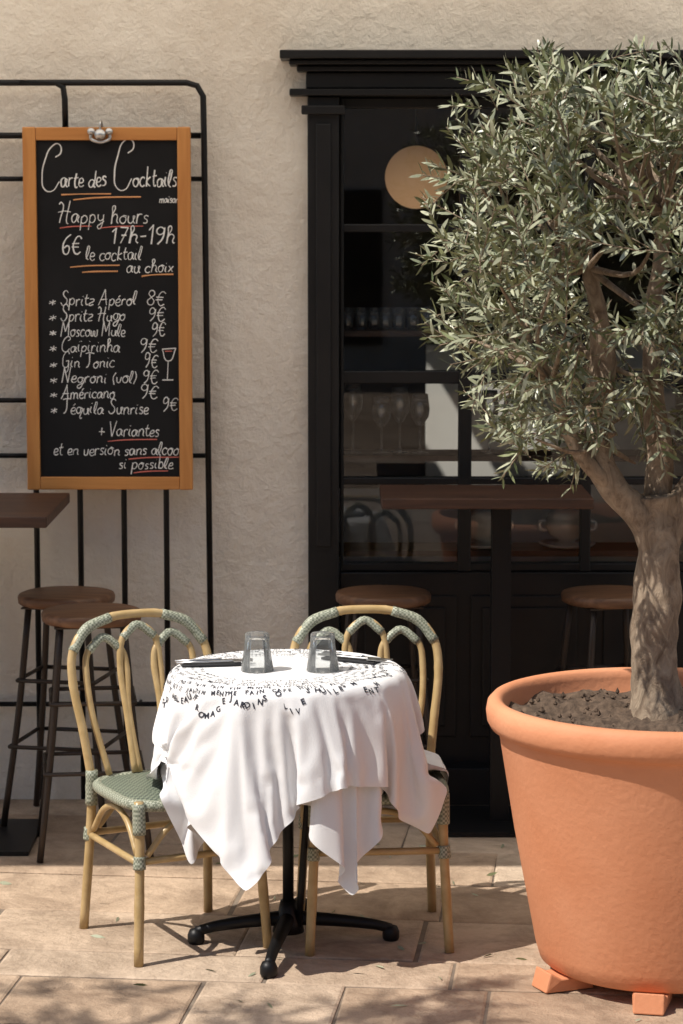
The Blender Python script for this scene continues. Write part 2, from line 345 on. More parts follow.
m.tube([(cx,BY-.004,2.30),(cx,BY-.03,2.30)],.018,20,sub=1); m.tube([(cx-.03,BY-.004,2.31),(cx-.03,BY-.024,2.31)],.012,14,sub=1); m.tube([(cx+.03,BY-.004,2.31),(cx+.03,BY-.024,2.31)],.012,14,sub=1)
m.tube([(cx,BY-.01,2.31),(cx,BY-.012,2.34),(cx,BY+.03,2.345),(cx,BY+.06,2.31)],.004)
m.obj('clip',silver,cb)
G={'a':(5,"4,4.2 2.5,5 .8,4 .5,2 1.6,.2 3.2,1.2 4,4.2 4,1.2 5,.2"),'b':(4.5,"1,10 1,0|1,3 2.6,5 3.8,3.6 3.4,.8 2,.1 1,1"),
'c':(4,"3.8,4.2 2.3,5 .8,3.8 .6,1.6 2,.1 3.8,.8"),'d':(5,"4,4 2.4,5 .8,3.8 .6,1.6 2,.2 3.6,1.4 4.3,10|4.2,3 4,1 5,.2"),
'e':(4,".6,2.4 3.2,3.2 3,4.8 1.6,4.9 .6,3 .9,.8 2.3,.1 4,1"),'g':(5,"4,4.2 2.4,5 .8,3.8 .7,1.8 2,.6 3.6,1.6 4,4.6 3.8,-2 2.2,-4 .8,-2.8 2.5,-.8 5,.6"),
'h':(5,"1,0 1.2,5 2.2,9 1.3,9.8 1,6 1,0|1,3 2.6,5 3.8,4 3.8,1 4.8,.1"),'i':(2.5,"1,4.8 .9,1.2 1.8,.2|1.2,7 1.35,7.3"),
'k':(4.5,"1,0 1,10|3.6,5 1.2,2.4 3.8,0"),'l':(3,".8,1 2.2,7 1.8,10 1,8 1.1,1.2 2.4,.2"),
'm':(7,".8,4.8 .9,0|.9,3.2 2.3,5 3.2,4 3.3,0|3.3,3.4 4.8,5 5.8,4 5.8,1 6.6,.1"),'n':(5,".8,4.8 .9,0|.9,3.2 2.6,5 3.8,4 3.8,1 4.7,.1"),
'o':(4.5,"2.4,4.9 .8,3.8 .7,1.4 2.2,.1 3.7,1.4 3.6,3.8 2.3,4.9 4.4,4.4"),'p':(4.8,"1,4.8 .9,-4|1,3.6 2.6,5 4,3.8 3.8,1.2 2.2,.2 1,1.2"),
'q':(5,"4,4.2 2.4,5 .8,3.8 .7,1.4 2,.2 3.6,1.4 4,4.8 4,-4 5,-3"),'r':(3.8,".8,4.8 .9,0|.9,3 2,4.8 3.4,4.6"),
's':(3.6,"3.2,4.4 1.8,5 .9,3.8 2.8,2 2.6,.4 .8,.3"),'t':(3.4,"1.6,8.5 1.4,1.4 2.2,.1 3.2,.6|.2,5.4 3.2,5.6"),
'u':(5,".8,4.8 .8,1.4 2,.1 3.6,1.4 3.9,4.8 3.9,1.2 4.8,.1"),'v':(4.4,".5,4.8 2,.1 3.8,5"),'w':(6,".5,4.8 1.6,.1 3,4 4.2,.1 5.6,5"),
'x':(4.4,".6,4.8 3.8,0|3.8,4.8 .6,0"),'y':(4.8,".8,4.8 1,2 2.4,1.2 3.8,2.4|4,4.8 3.6,-2 2.2,-4 1,-2.8 2.6,-.8 4.6,.8"),
'z':(4.2,".6,4.6 3.6,4.6 .6,.2 3.8,.2"),'C':(7,"4.6,7.2 6.2,8.2 5.2,10 3.2,9.6 1.3,6.5 .8,3 2,.2 4.2,-.2 6.6,2.0"),
'H':(7,".2,8.6 1.2,9.6 1.4,0|5.6,10 5.2,0 6.2,-.4|0,5 3,5.6 6.6,5.2"),'S':(6,"5.2,8.6 3.4,10 1.6,8.2 2.4,6 4.6,4 4.4,1 2.2,-.1 .4,1.6"),
'A':(7,"0,0 2,5 3.6,10|3.6,10 4.6,5 5.8,0|1,3.6 6,3.8"),'M':(8,".6,0 1.2,9.6|1.2,9.6 3.8,3|3.8,3 6,9.8|6,9.8 6.8,0"),
'G':(7,"5.8,8 4.2,10 2,8.2 1,4 2.4,.4 4.6,.4 5.6,4|3.6,4 5.8,4.2|5.6,4 5.4,-2 3.6,-3.6"),'N':(7,".8,0 1.2,9.6|1.2,9.6 5,0|5,0 5.6,10"),
'T':(6.5,"0,9 3,9.6 6.4,9.2|3.2,9.4 3,1 1.6,.2"),'V':(6,".2,9.6 2.6,0|2.6,0 5.4,10"),'1':(3.2,".4,7 2,9.6|2,9.6 2.0,0"),
'7':(5,".6,9.2 4.4,9.4|4.4,9.4 1.8,0|1.8,4.8 4,5"),'9':(5,"4,8 2.4,9.6 .8,7.6 1.6,5.4 3.4,6 4.1,8.4|4.1,9 3.8,3 2,0"),
'6':(5,"4,9.6 1.6,7 .8,2.4 2.4,.1 4,2 3.2,4.4 1,3.2"),'8':(5,"2.6,5.2 .9,7.6 2.6,9.8 4.1,7.6 2.4,5 .7,2.4 2.4,0 4.3,2.2 2.6,5.2"),
'€':(6,"5,8 3.4,9.4 1.6,7.4 1.4,2.4 3,0 5,1.4|.2,5.6 4,5.8|.2,3.8 3.8,4"),'*':(4,"2,1 2,5|.4,2 3.6,4|.4,4 3.6,2"),
'+':(5,"2.5,1 2.5,6|.2,3.5 4.8,3.6"),'-':(4,".6,4 3.4,4.2"),'(':(3,"2.4,9 1,5 2.2,-1"),')':(3,".6,9 2,5 .8,-1"),' ':(3,"")}
G['é']=(4,G['e'][1]+"|1.8,6.4 3.2,7.8"); G['ï']=(2.5,G['i'][1]+"|2.4,7 2.5,7.3")
def curve(name,mat,rad):
    c=bpy.data.curves.new(name,'CURVE'); c.dimensions='3D'; c.bevel_depth=rad; c.bevel_resolution=1; c.resolution_u=5
    c.materials.append(mat); o=bpy.data.objects.new(name,c); col.objects.link(o); o.parent=cb; return c
cw=curve('chalk_lettering',chalk_w,.0020); cwb=curve('chalk_title',chalk_w,.0028); co=curve('chalk_underline_orange',chalk_o,.003); cr=curve('chalk_underline_red',chalk_r,.002)
TY=BY+.0135
def bxz(px,py): return (BX0+(px-22)*.003337, BZ0+(490-py)*.003358)
def spl(c,pts):
    s=c.splines.new('BEZIER'); s.bezier_points.add(len(pts)-1)
    for i,(x,z) in enumerate(pts):
        bp=s.bezier_points[i]; bp.co=(x,TY,z); bp.handle_left_type=bp.handle_right_type='AUTO'; bp.radius=random.uniform(.6,1.15)
def write(text,px0,px1,py,h,c=None,capmul=1.0,rise=0):
    c=c or cw
    tot=sum(G[ch][0]*(capmul*.85 if ch.isupper() else 1) for ch in text); sx=(px1-px0)*.003337/tot; sz=h*.003358/10
    x,z=bxz(px0,py); x0=x
    for ch in text:
        k=capmul if ch.isupper() else 1; kx=k*.85 if ch.isupper() and k>1 else k
        dz=random.uniform(-.5,.5)*sz+ rise*(x-x0); hk=random.uniform(.92,1.1)
        for st in G[ch][1].split('|'):
            if not st.strip(): continue
            pts=[tuple(map(float,q.split(','))) for q in st.split()]
            spl(c,[(x+(a*kx+.13*bb*k)*sx+random.uniform(-.16,.16)*sx, z+dz+(bb*k*hk+random.uniform(-.25,.25))*sz-(1.5*sz if k>1.5 else 0)) for a,bb in pts])
        x+=G[ch][0]*kx*sx
write('Carte des Cocktails',37,176,186,18,cwb,2.5)
write('Happy hours',55,147,222,17,cw,1.3)
write('17h-19h',108,174,242,18,cwb); write('6€',59,80,254,20,cwb); write('le cocktail',83,140,259,15); write('au choix',124,172,271,13)
write('maison',158,178,202,8)
items=['Spritz Apérol','Spritz Hugo','Moscow Mule','Caïpirinha','Gin Tonic','Negroni (vol)','Américano','Téquila Sunrise']
for i,t in enumerate(items):
    y=304+i*15.6; write('*',45,53,y+1,13); write(t,57,57+len(t)*5.7+(3 if i!=7 else 3),y,13,cw,1.15); write('8€' if i==0 else '9€',(158 if i==7 else 137+random.uniform(-2,4)+(8 if i<3 else 0)),(176 if i==7 else 156+(8 if i<3 else 0)),y+(0 if i<7 else -3),14)
write('+ Variantes',94,156,436,14,cw,1.1); write('et en version sans alcool',48,180,455,13); write('si possible',114,170,469,12)
def ul(c,x0,x1,y,dy=-2):
    spl(c,[bxz(x0,y),bxz((x0*2+x1)/3,y+dy*.7),bxz(x1,y+dy)])
ul(co,60,110,194,-1); ul(co,72,140,199,-3); ul(cr,58,90,227); ul(cr,98,142,227); ul(co,68,118,266,-2); ul(co,80,116,271,-1); ul(co,140,172,275,-2)
ul(cr,104,154,441); ul(cr,125,176,459); ul(cr,130,165,473)
for a in [[(160,348),(166,360),(174,347)],[(160,348),(174,347)],[(166,360),(165,378)],[(160,379),(171,379)]]: spl(cw,[bxz(*q) for q in a])
spl(cr,[bxz(163,350),bxz(170,350)])
# ------------------------------------------------------------------ bar tables and stools
def bar_table(x0,x1,y0,y1,z,px,py,bs=.21):
    e=empty('bar_table'); m=MB(); m.box(x0,x1,y0,y1,z-.035,z); m.obj('top',wood_dark,e,bevel=.004)
    m=MB(); m.box(px-.032,px+.032,py-.032,py+.032,.016,z-.037); m.box(px-bs,px+bs,py-bs,py+bs,.002,.016); m.box(px-.15,px+.15,py-.12,py+.12,z-.0368,z-.0352); m.obj('pedestal',black_metal,e,bevel=.002)
bar_table(.13,.82,8.13,8.55,1.12,.53,8.30,.19)
bar_table(-1.75,-.92,7.80,8.48,1.10,-1.22,8.08,.22)
def stool(x,y,rz=0,h=.78):
    e=empty('bar_stool',(x,y,0),rz); m=MB()
    pr=[(.0005,h-.036),(.15,h-.036),(.158,h-.030),(.16,h-.012),(.156,h-.003),(.148,h),(.0005,h)]
    m.lathe(pr,40,mod=lambda a,z:.035*abs(math.sin(2*a))**1.5); m.obj('seat',wood_seat,e)
    m=MB()
    for sx in(-1,1):
        for sy in(-1,1): m.tube([(sx*.1,sy*.1,h-.036),(sx*.13,sy*.13,h*.5),(sx*.175,sy*.175,.003)],.011,10,sub=3)
    for z,rr in((.28,.155),(.5,.132)):
        m.tube([(rr,rr,z),(-rr,rr,z)],.007,8,sub=1);m.tube([(rr,-rr,z),(-rr,-rr,z)],.007,8,sub=1);m.tube([(rr,rr,z),(rr,-rr,z)],.007,8,sub=1);m.tube([(-rr,rr,z),(-rr,-rr,z)],.007,8,sub=1)
    m.box(-.12,.12,-.12,.12,h-.042,h-.037)
    m.obj('legs',brown_metal,e)
stool(-.80,7.97,.12); stool(-.92,8.34,-.2); stool(.14,8.36,.1); stool(.90,8.36,.3)
# ------------------------------------------------------------------ bistro chairs
def chair(cx,cy,fx,fy):
    rz=math.atan2(fy,fx)-PI/2
    e=empty('bistro_chair',(cx,cy,0),rz)
    nodes=lambda L:1+.10*math.exp(-((((L+.03)%.13)-.065)/.006)**2)
    fr=MB(); wr=MB()
    half=[(-.180,-.175,.44),(-.196,-.20,.58),(-.212,-.232,.71),(-.203,-.255,.80),(-.155,-.270,.86),(-.08,-.278,.887),(0,-.28,.892)]
    arch=half+[(-x,y,z) for x,y,z in reversed(half[:-1])]
    fr.tube(arch,.0125,12,sub=8,rf=nodes)
    def seg(pts,r): wr.tube(pts,r,12,sub=6,rf=lambda L:1+.05*math.sin(L*900))
    seg(half[3:6],.0155); seg([(-x,y,z) for x,y,z in half[3:6]],.0155)
    for c in(-.105,0,.105):
        w_=.062; top=.862-abs(c)*.28
        b0=c*.75
        p=[(b0-w_*.75,-.178,.45),(c-w_*.9,-.215,.62),(c-w_,-.245,.74),(c-w_*.8,-.258,top-.035),(c,-.268,top),(c+w_*.8,-.258,top-.035),(c+w_,-.245,.74),(c+w_*.9,-.215,.62),(b0+w_*.75,-.178,.45)]
        fr.tube(p,.0095,10,sub=7,rf=nodes)
        seg([p[3],p[4],p[5]],.0125)
    for s in(-1,1):
        fr.tube([(s*.180,-.175,.46),(s*.182,-.185,.3),(s*.195,-.215,.0)],.0135,12,sub=6,rf=nodes)
        fr.tube([(s*.178,.170,.45),(s*.18,.178,.3),(s*.195,.20,.0)],.0135,12,sub=6,rf=nodes)
        seg([(s*.179,.171,.445),(s*.179,.175,.36)],.0175); seg([(s*.180,-.175,.47),(s*.181,-.18,.37)],.0175)
        seg([(s*.1815,.180,.30),(s*.183,.183,.265)],.017); seg([(s*.183,-.19,.30),(s*.184,-.193,.265)],.017)
        fr.tube([(s*.182,.18,.28),(s*.182,-.19,.28)],.010,10,sub=4)
        fr.tube([(s*.18,.16,.30),(s*.178,.09,.375),(s*.176,0,.40),(s*.178,-.09,.375),(s*.18,-.165,.30)],.009,10,sub=5)
    fr.tube([(-.182,.18,.285),(.182,.18,.285)],.010,10,sub=4); fr.tube([(-.182,-.19,.285),(.182,-.19,.285)],.010,10,sub=4)
    fr.tube([(-.16,.182,.30),(-.09,.178,.375),(0,.176,.40),(.09,.178,.375),(.16,.182,.30)],.009,10,sub=5)
    fr.tube([(-.16,-.185,.30),(-.09,-.181,.375),(0,-.178,.40),(.09,-.181,.375),(.16,-.185,.30)],.009,10,sub=5)
    N=48; rim=[]
    for i in range(N+1):
        a=2*PI*i/N; ca,sa=math.cos(a),math.sin(a); k=(abs(ca)**4+abs(sa)**4)**-.25
        rim.append((.192*ca*k,.188*sa*k,.435))
    wr.tube(rim,.0155,10,sub=2,rf=lambda L:1+.05*math.sin(L*700),cap=False)
    fr.obj('tube_frame',bamboo,e); wr.obj('wrapping',wrap_m,e)
    st=MB(); vs=[];fs=[]; K=8
    for j in range(K+1):
        q=j/K
        for i in range(N):
            x,y,z=rim[i]; vs.append((x*q,y*q,.447+.012*(1-q**2)-.004*(q>.95)))
    for j in range(K):
        for i in range(N):
            k=(i+1)%N; fs.append((j*N+i,(j+1)*N+i,(j+1)*N+k,j*N+k))
    st.add(vs,fs); st.obj('seat',weave_m,e)
CH=((-.47,6.95,.45,-.89),(.09,7.0,.08,-.997))
for c in CH: chair(*c)
# ------------------------------------------------------------------ cafe table
TX,TYc,TZ,TR=-.15,6.92,.765,.31
tb=empty('cafe_table')
m=MB(); m.lathe([(.0005,TZ-.025),(TR-.01,TZ-.025),(TR,TZ-.018),(TR,TZ-.006),(TR-.006,TZ),(.0005,TZ)],64,c=(TX,TYc,0)); top=m.obj('top',black_metal,tb)
m=MB()
m.tube([(TX,TYc,.10),(TX,TYc,.5),(TX,TYc,.74)],.016,14,sub=2)
m.tube([(TX+.03,TYc-.02,.05),(TX+.055,TYc-.02,.4),(TX+.09,TYc,.735)],.010,10,sub=3)
m.lathe([(.0005,.12),(.022,.12),(.028,.09),(.04,.06),(.045,.03),(.0005,.03)],24,c=(TX,TYc,0))
for a,L in((184,.26),(3,.29),(262,.33),(84,.30)):
    a=math.radians(a); d=Vector((math.cos(a),math.sin(a),0)); c=Vector((TX,TYc,0))
    m.tube([c+Vector((0,0,.07)),c+d*L*.4+Vector((0,0,.062)),c+d*L*.8+Vector((0,0,.048)),c+d*L+Vector((0,0,.034))],lambda t:.022-.008*t,12,sub=4)
    m.lathe([(.0005,.0),(.02,.0),(.024,.008),(.024,.026),(.018,.04),(.0005,.046)],20,c=(c+d*L))
m.obj('pedestal',black_metal,tb)
# cloth simulation: an under-cloth and a printed top cloth
cols=[]
k=MB(); k.lathe([(.0005,TZ-.06),(TR,TZ-.06),(TR+.001,TZ-.03),(TR+.001,TZ-.008),(TR-.008,TZ),(.0005,TZ)],64,c=(TX,TYc,0)); cols.append(k.obj('tmp',black_metal))
for (x,y,fx,fy) in CH:
    k=MB(); k.box(-.2,.2,-.2,.2,.36,.462); cols.append(k.obj('tmp',black_metal,loc=(x,y,0),rotz=math.atan2(fy,fx)-PI/2))
def addcol(c,th=.006):
    c.modifiers.new('col','COLLISION'); c.collision.thickness_outer=th; c.collision.cloth_friction=12
for c in cols: addcol(c)
def simcloth(NG,SIDE,rot,ox,oy,z0,seed,NF=55):
    vs=[];fs=[]
    for j in range(NG):
        for i in range(NG):
            u=(i/(NG-1)-.5)*SIDE; v=(j/(NG-1)-.5)*SIDE
            vs.append((ox+u*math.cos(rot)-v*math.sin(rot),oy+u*math.sin(rot)+v*math.cos(rot),z0+.002*math.sin(u*9+seed)*math.cos(v*7+seed)))
    for j in range(NG-1):
        for i in range(NG-1):
            a=j*NG+i; fs.append((a,a+1,a+NG+1,a+NG))
    m=MB(); m.add(vs,fs); cl=m.obj('tablecloth',cloth_m)
    cm=cl.modifiers.new('cloth','CLOTH'); S=cm.settings; S.quality=6; S.mass=.25; S.tension_stiffness=20; S.compression_stiffness=20; S.shear_stiffness=6; S.bending_stiffness=.12; S.air_damping=1.5
    cm.collision_settings.distance_min=.005; cm.collision_settings.collision_quality=3; cm.collision_settings.use_self_collision=False
    sc.frame_start=1; sc.frame_end=NF; cm.point_cache.frame_start=1; cm.point_cache.frame_end=NF
    for fnum in range(1,NF+1): sc.frame_set(fnum)
    dg=bpy.context.evaluated_depsgraph_get(); ev=cl.evaluated_get(dg); em=ev.to_mesh()
    cc=np.empty(len(em.vertices)*3); em.vertices.foreach_get('co',cc); cc=cc.reshape(-1,3).copy(); ev.to_mesh_clear()
    cl.modifiers.clear(); cl.data.vertices.foreach_set('co',cc.ravel()); cl.data.update(); sc.frame_set(1)
    return cl,cc
cl0,c0=simcloth(56,1.16,math.radians(-15),TX+.02,TYc-.03,TZ+.012,1)
cols.append(cl0); addcol(cl0,.004)
NG,SIDE,rotc,ox,oy=70,1.14,math.radians(-61),TX-.0,TYc-.03
cl,co_=simcloth(NG,SIDE,rotc,ox,oy,TZ+.028,2)
for c in cols[:3]: bpy.data.objects.remove(c,do_unlink=True)
cl0.modifiers.clear()
for c in(cl0,cl):
    sb=c.modifiers.new('sub','SUBSURF'); sb.levels=1; sb.render_levels=1
grid=co_.reshape(NG,NG,3)
zt=max(grid[NG//2-8:NG//2+8,NG//2-8:NG//2+8,2].max(),TZ+.006)+.001
def cmap(wx,wy,off=.0016):
    dx,dy=wx-ox,wy-oy; u=dx*math.cos(rotc)+dy*math.sin(rotc); v=-dx*math.sin(rotc)+dy*math.cos(rotc)
    fu=(u/SIDE+.5)*(NG-1); fv=(v/SIDE+.5)*(NG-1); i=int(min(max(fu,0),NG-2)); j=int(min(max(fv,0),NG-2)); a=fu-i; b=fv-j
    p00,p10,p01,p11=grid[j,i],grid[j,i+1],grid[j+1,i],grid[j+1,i+1]
    p=p00*(1-a)*(1-b)+p10*a*(1-b)+p01*(1-a)*b+p11*a*b
    n=np.cross(p10-p00+p11-p01,p01-p00+p11-p10); n/=np.linalg.norm(n)+1e-9
    if n[2]<0 and abs(n[2])>.3: n=-n
    return p+n*off
cache={}
def chmesh(ch):
    if ch in cache: return cache[ch]
    c=bpy.data.curves.new('t','FONT'); c.body=ch; c.size=1; c.align_x='CENTER'; c.offset=.025; c.resolution_u=2
    o=bpy.data.objects.new('t',c); col.objects.link(o); bpy.context.view_layer.update()
    d=bpy.context.evaluated_depsgraph_get(); me=bpy.data.meshes.new_from_object(o.evaluated_get(d))
    cache[ch]=([tuple(v.co) for v in me.vertices],[tuple(p.vertices) for p in me.polygons]); bpy.data.objects.remove(o,do_unlink=True); return cache[ch]
pm=MB()
def ring(text,R,size,a0,a1,spc=.80,jit=.25):
    a=a0; i=0
    while a<a1 and i<len(text):
        ch=text[i]; i+=1
        if ch!=' ':
            V,F=chmesh(ch); jz=random.uniform(-jit,jit); out=[]
            jr=random.uniform(-.2,.2)*size
            for x,y,_ in V:
                xx=(x*math.cos(jz)-y*math.sin(jz))*size; yy=(x*math.sin(jz)+y*math.cos(jz))*size+jr
                er=Vector((math.cos(a),math.sin(a))); et=Vector((-math.sin(a),math.cos(a)))
                P=Vector((TX,TYc))+er*(R-yy)+et*xx
                out.append(cmap(P.x,P.y))
            pm.add(out,F,0,False)
        a+=size*spc/R
rad=math.radians
a=165; gi=0; pool=['MARCHE','BISTROT','TABLEAU','FROMAGE','JARDINS','OLIVES','HUILES','MENTHE']
while a<375:
    wv=pool[gi%len(pool)]; gi+=1; dip=(.05,.018)[gi%2]
    for ii,ch in enumerate(wv):
        t_=ii/max(1,len(wv)-1)
        ring(ch,.325+dip*(1-(2*t_-1)**2),.0225,rad(a+ii*2.9),rad(a+ii*2.9)+.01,jit=.35)
    a+=len(wv)*2.9+random.uniform(1,3.5)
for Rr,sz in((.308,.017),(.288,.014),(.268,.016),(.248,.014),(.225,.015),(.20,.014)):
    a=random.uniform(0,1); aend=a+2*PI
    while a<aend:
        wv=random.choice(['BISTROT','MARCHE','VIN','PAIN','SOLEIL','JARDIN','CAFE','MENTHE','HUILE']); ring(wv,Rr,sz,a,a+len(wv)*sz*.8/Rr+.01); a+=(len(wv)+1.5)*sz*.8/Rr
pr=pm.obj('printed_lettering',print_m); pr.parent=cl
for x in(-.233,-.052): tumbler(x,6.87,zt,.105,flip=True,r0=.033,r1=.045)
def cutlery(x,y,rz):
    e=empty('cutlery_set',(x,y,zt+.001),rz)
    m=MB(); m.box(-.085,.085,-.03,.03,0,.006); m.obj('napkin',napkin_m,e,bevel=.002)
    m=MB(); m.tube([(-.1,.012,.0115),(.02,.012,.012),(.03,.012,.0115)],.004,8,sub=2); m.box(.03,.12,.004,.02,.0095,.0115)
    m.tube([(-.1,-.016,.0115),(.04,-.016,.012),(.06,-.016,.013)],.0035,8,sub=2); m.box(.06,.08,-.027,-.005,.010,.012)
    for q in range(4): m.box(.08,.115,-.026+q*.0058,-.0235+q*.0058,.010,.012)
    m.obj('knife_and_fork',silver,e)
cutlery(-.365,6.95,.2); cutlery(.03,7.02,-.5)
# ------------------------------------------------------------------ terracotta pots
def make_pot(PX,PY):
    pot=empty('terracotta_pot',(PX,PY,0))
    m=MB(); m.lathe([(.0005,.04),(.315,.04),(.328,.05),(.34,.09),(.40,.40),(.442,.655),(.446,.668),(.452,.672),(.466,.678),(.475,.695),(.478,.72),(.474,.742),(.462,.755),(.446,.756),(.434,.748),(.43,.73),(.425,.66),(.40,.64)],96)
    m.obj('body',terracotta,pot)
    m=MB()
    for a in(205,258,330,80,140):
        a=math.radians(a); M=Matrix.Rotation(a,4,'Z')
        vs=[M@Vector(v) for v in((.24,-.05,.002),(.38,-.04,.002),(.38,.04,.002),(.24,.05,.002),(.24,-.05,.038),(.335,-.045,.038),(.335,.045,.038),(.24,.05,.038),(.365,-.04,.055),(.365,.04,.055))]
        m.add(vs,[(0,3,2,1),(4,5,6,7),(5,8,9,6),(1,2,9,8),(0,1,8,5,4),(3,7,6,9,2),(0,4,7,3)],0,False)
    m.obj('feet',terracotta,pot,bevel=.004)
    m=MB(); vs=[];fs=[];n1,n2=26,72
    for j in range(n1+1):
        for i in range(n2):
            r_=.428*j/n1; a=2*PI*i/n2; x,y=r_*math.cos(a),r_*math.sin(a)
            h=.028*noise.fractal(Vector((x*9,y*9,3)),1,2,4)+.02*noise.noise(Vector((x*40,y*40,0)))
            vs.append((x,y,.70+h+.03*math.exp(-(r_/.14)**2)))
    for j in range(n1):
        for i in range(n2):
            k=(i+1)%n2; fs.append((j*n2+i,(j+1)*n2+i,(j+1)*n2+k,j*n2+k))
    m.add(vs,fs)
    for i in range(260):
        r_=.40*math.sqrt(random.random()); a=random.uniform(0,2*PI); q=random.uniform(.004,.010); x,y=r_*math.cos(a),r_*math.sin(a)
        V=[Vector((x,y,.706))+Vector(d)*q*random.uniform(.6,1.3) for d in((1,0,0),(-1,0,0),(0,1,0),(0,-1,0),(0,0,1),(0,0,-1))]
        m.add(V,[(0,2,4),(2,1,4),(1,3,4),(3,0,4),(2,0,5),(1,2,5),(3,1,5),(0,3,5)],0,False)
    m.obj('soil',soil_m,pot)
make_pot(.865,6.63)
# ------------------------------------------------------------------ olive trees
lm_=bpy.data.materials.new('olive_leaves'); lm_.use_nodes=True; nt=lm_.node_tree; b=nt.nodes['Principled BSDF']; l=nt.links
a=nt.nodes.new('ShaderNodeAttribute'); a.attribute_name='tint'
r1=nt.nodes.new('ShaderNodeValToRGB'); r1.color_ramp.elements[0].color=(.055,.075,.028,1); r1.color_ramp.elements[1].color=(.25,.27,.13,1)
r2=nt.nodes.new('ShaderNodeValToRGB'); r2.color_ramp.elements[0].color=(.22,.245,.155,1); r2.color_ramp.elements[1].color=(.45,.46,.32,1)
gm=nt.nodes.new('ShaderNodeNewGeometry'); mx=nt.nodes.new('ShaderNodeMixRGB')
l.new(a.outputs['Fac'],r1.inputs[0]); l.new(a.outputs['Fac'],r2.inputs[0]); l.new(gm.outputs['Backfacing'],mx.inputs[0]); l.new(r1.outputs[0],mx.inputs[1]); l.new(r2.outputs[0],mx.inputs[2]); l.new(mx.outputs[0],b.inputs['Base Color'])
b.inputs['Roughness'].default_value=.36
def leaf_mesh(name,leaves,parent=None):
    n=len(leaves); P=np.array([l[0] for l in leaves]); D=np.array([l[1] for l in leaves]); Ls=np.array([l[2] for l in leaves])[:,None]
    rv=rng.normal(size=(n,3)); rv[:,2]+=1.0
    W=np.cross(D,rv); W/=np.linalg.norm(W,axis=1)[:,None]+1e-9; Nn=np.cross(W,D)
    wd=Ls*rng.uniform(.08,.12,(n,1))
    v0=P; v1=P+D*Ls*.35+W*wd; v2=P+D*Ls*.35-W*wd; v3=P+D*Ls*.75+W*wd*.75-Nn*Ls*.04; v4=P+D*Ls*.75-W*wd*.75-Nn*Ls*.04; v5=P+D*Ls-Nn*Ls*.10
    V=np.stack([v0,v1,v2,v3,v4,v5],1).reshape(-1,3)
    F=[]
    for b_ in (np.arange(n)*6).tolist(): F+= [(b_,b_+2,b_+1),(b_+1,b_+2,b_+4,b_+3),(b_+3,b_+4,b_+5)]
    me=bpy.data.meshes.new(name); me.from_pydata(V.tolist(),[],F)
    at=me.attributes.new('tint','FLOAT','POINT'); tv=np.repeat(rng.random(n),6).astype(np.float32); at.data.foreach_set('value',tv)
    me.materials.append(lm_); fo=bpy.data.objects.new(name,me); col.objects.link(fo)
    if parent: fo.parent=parent
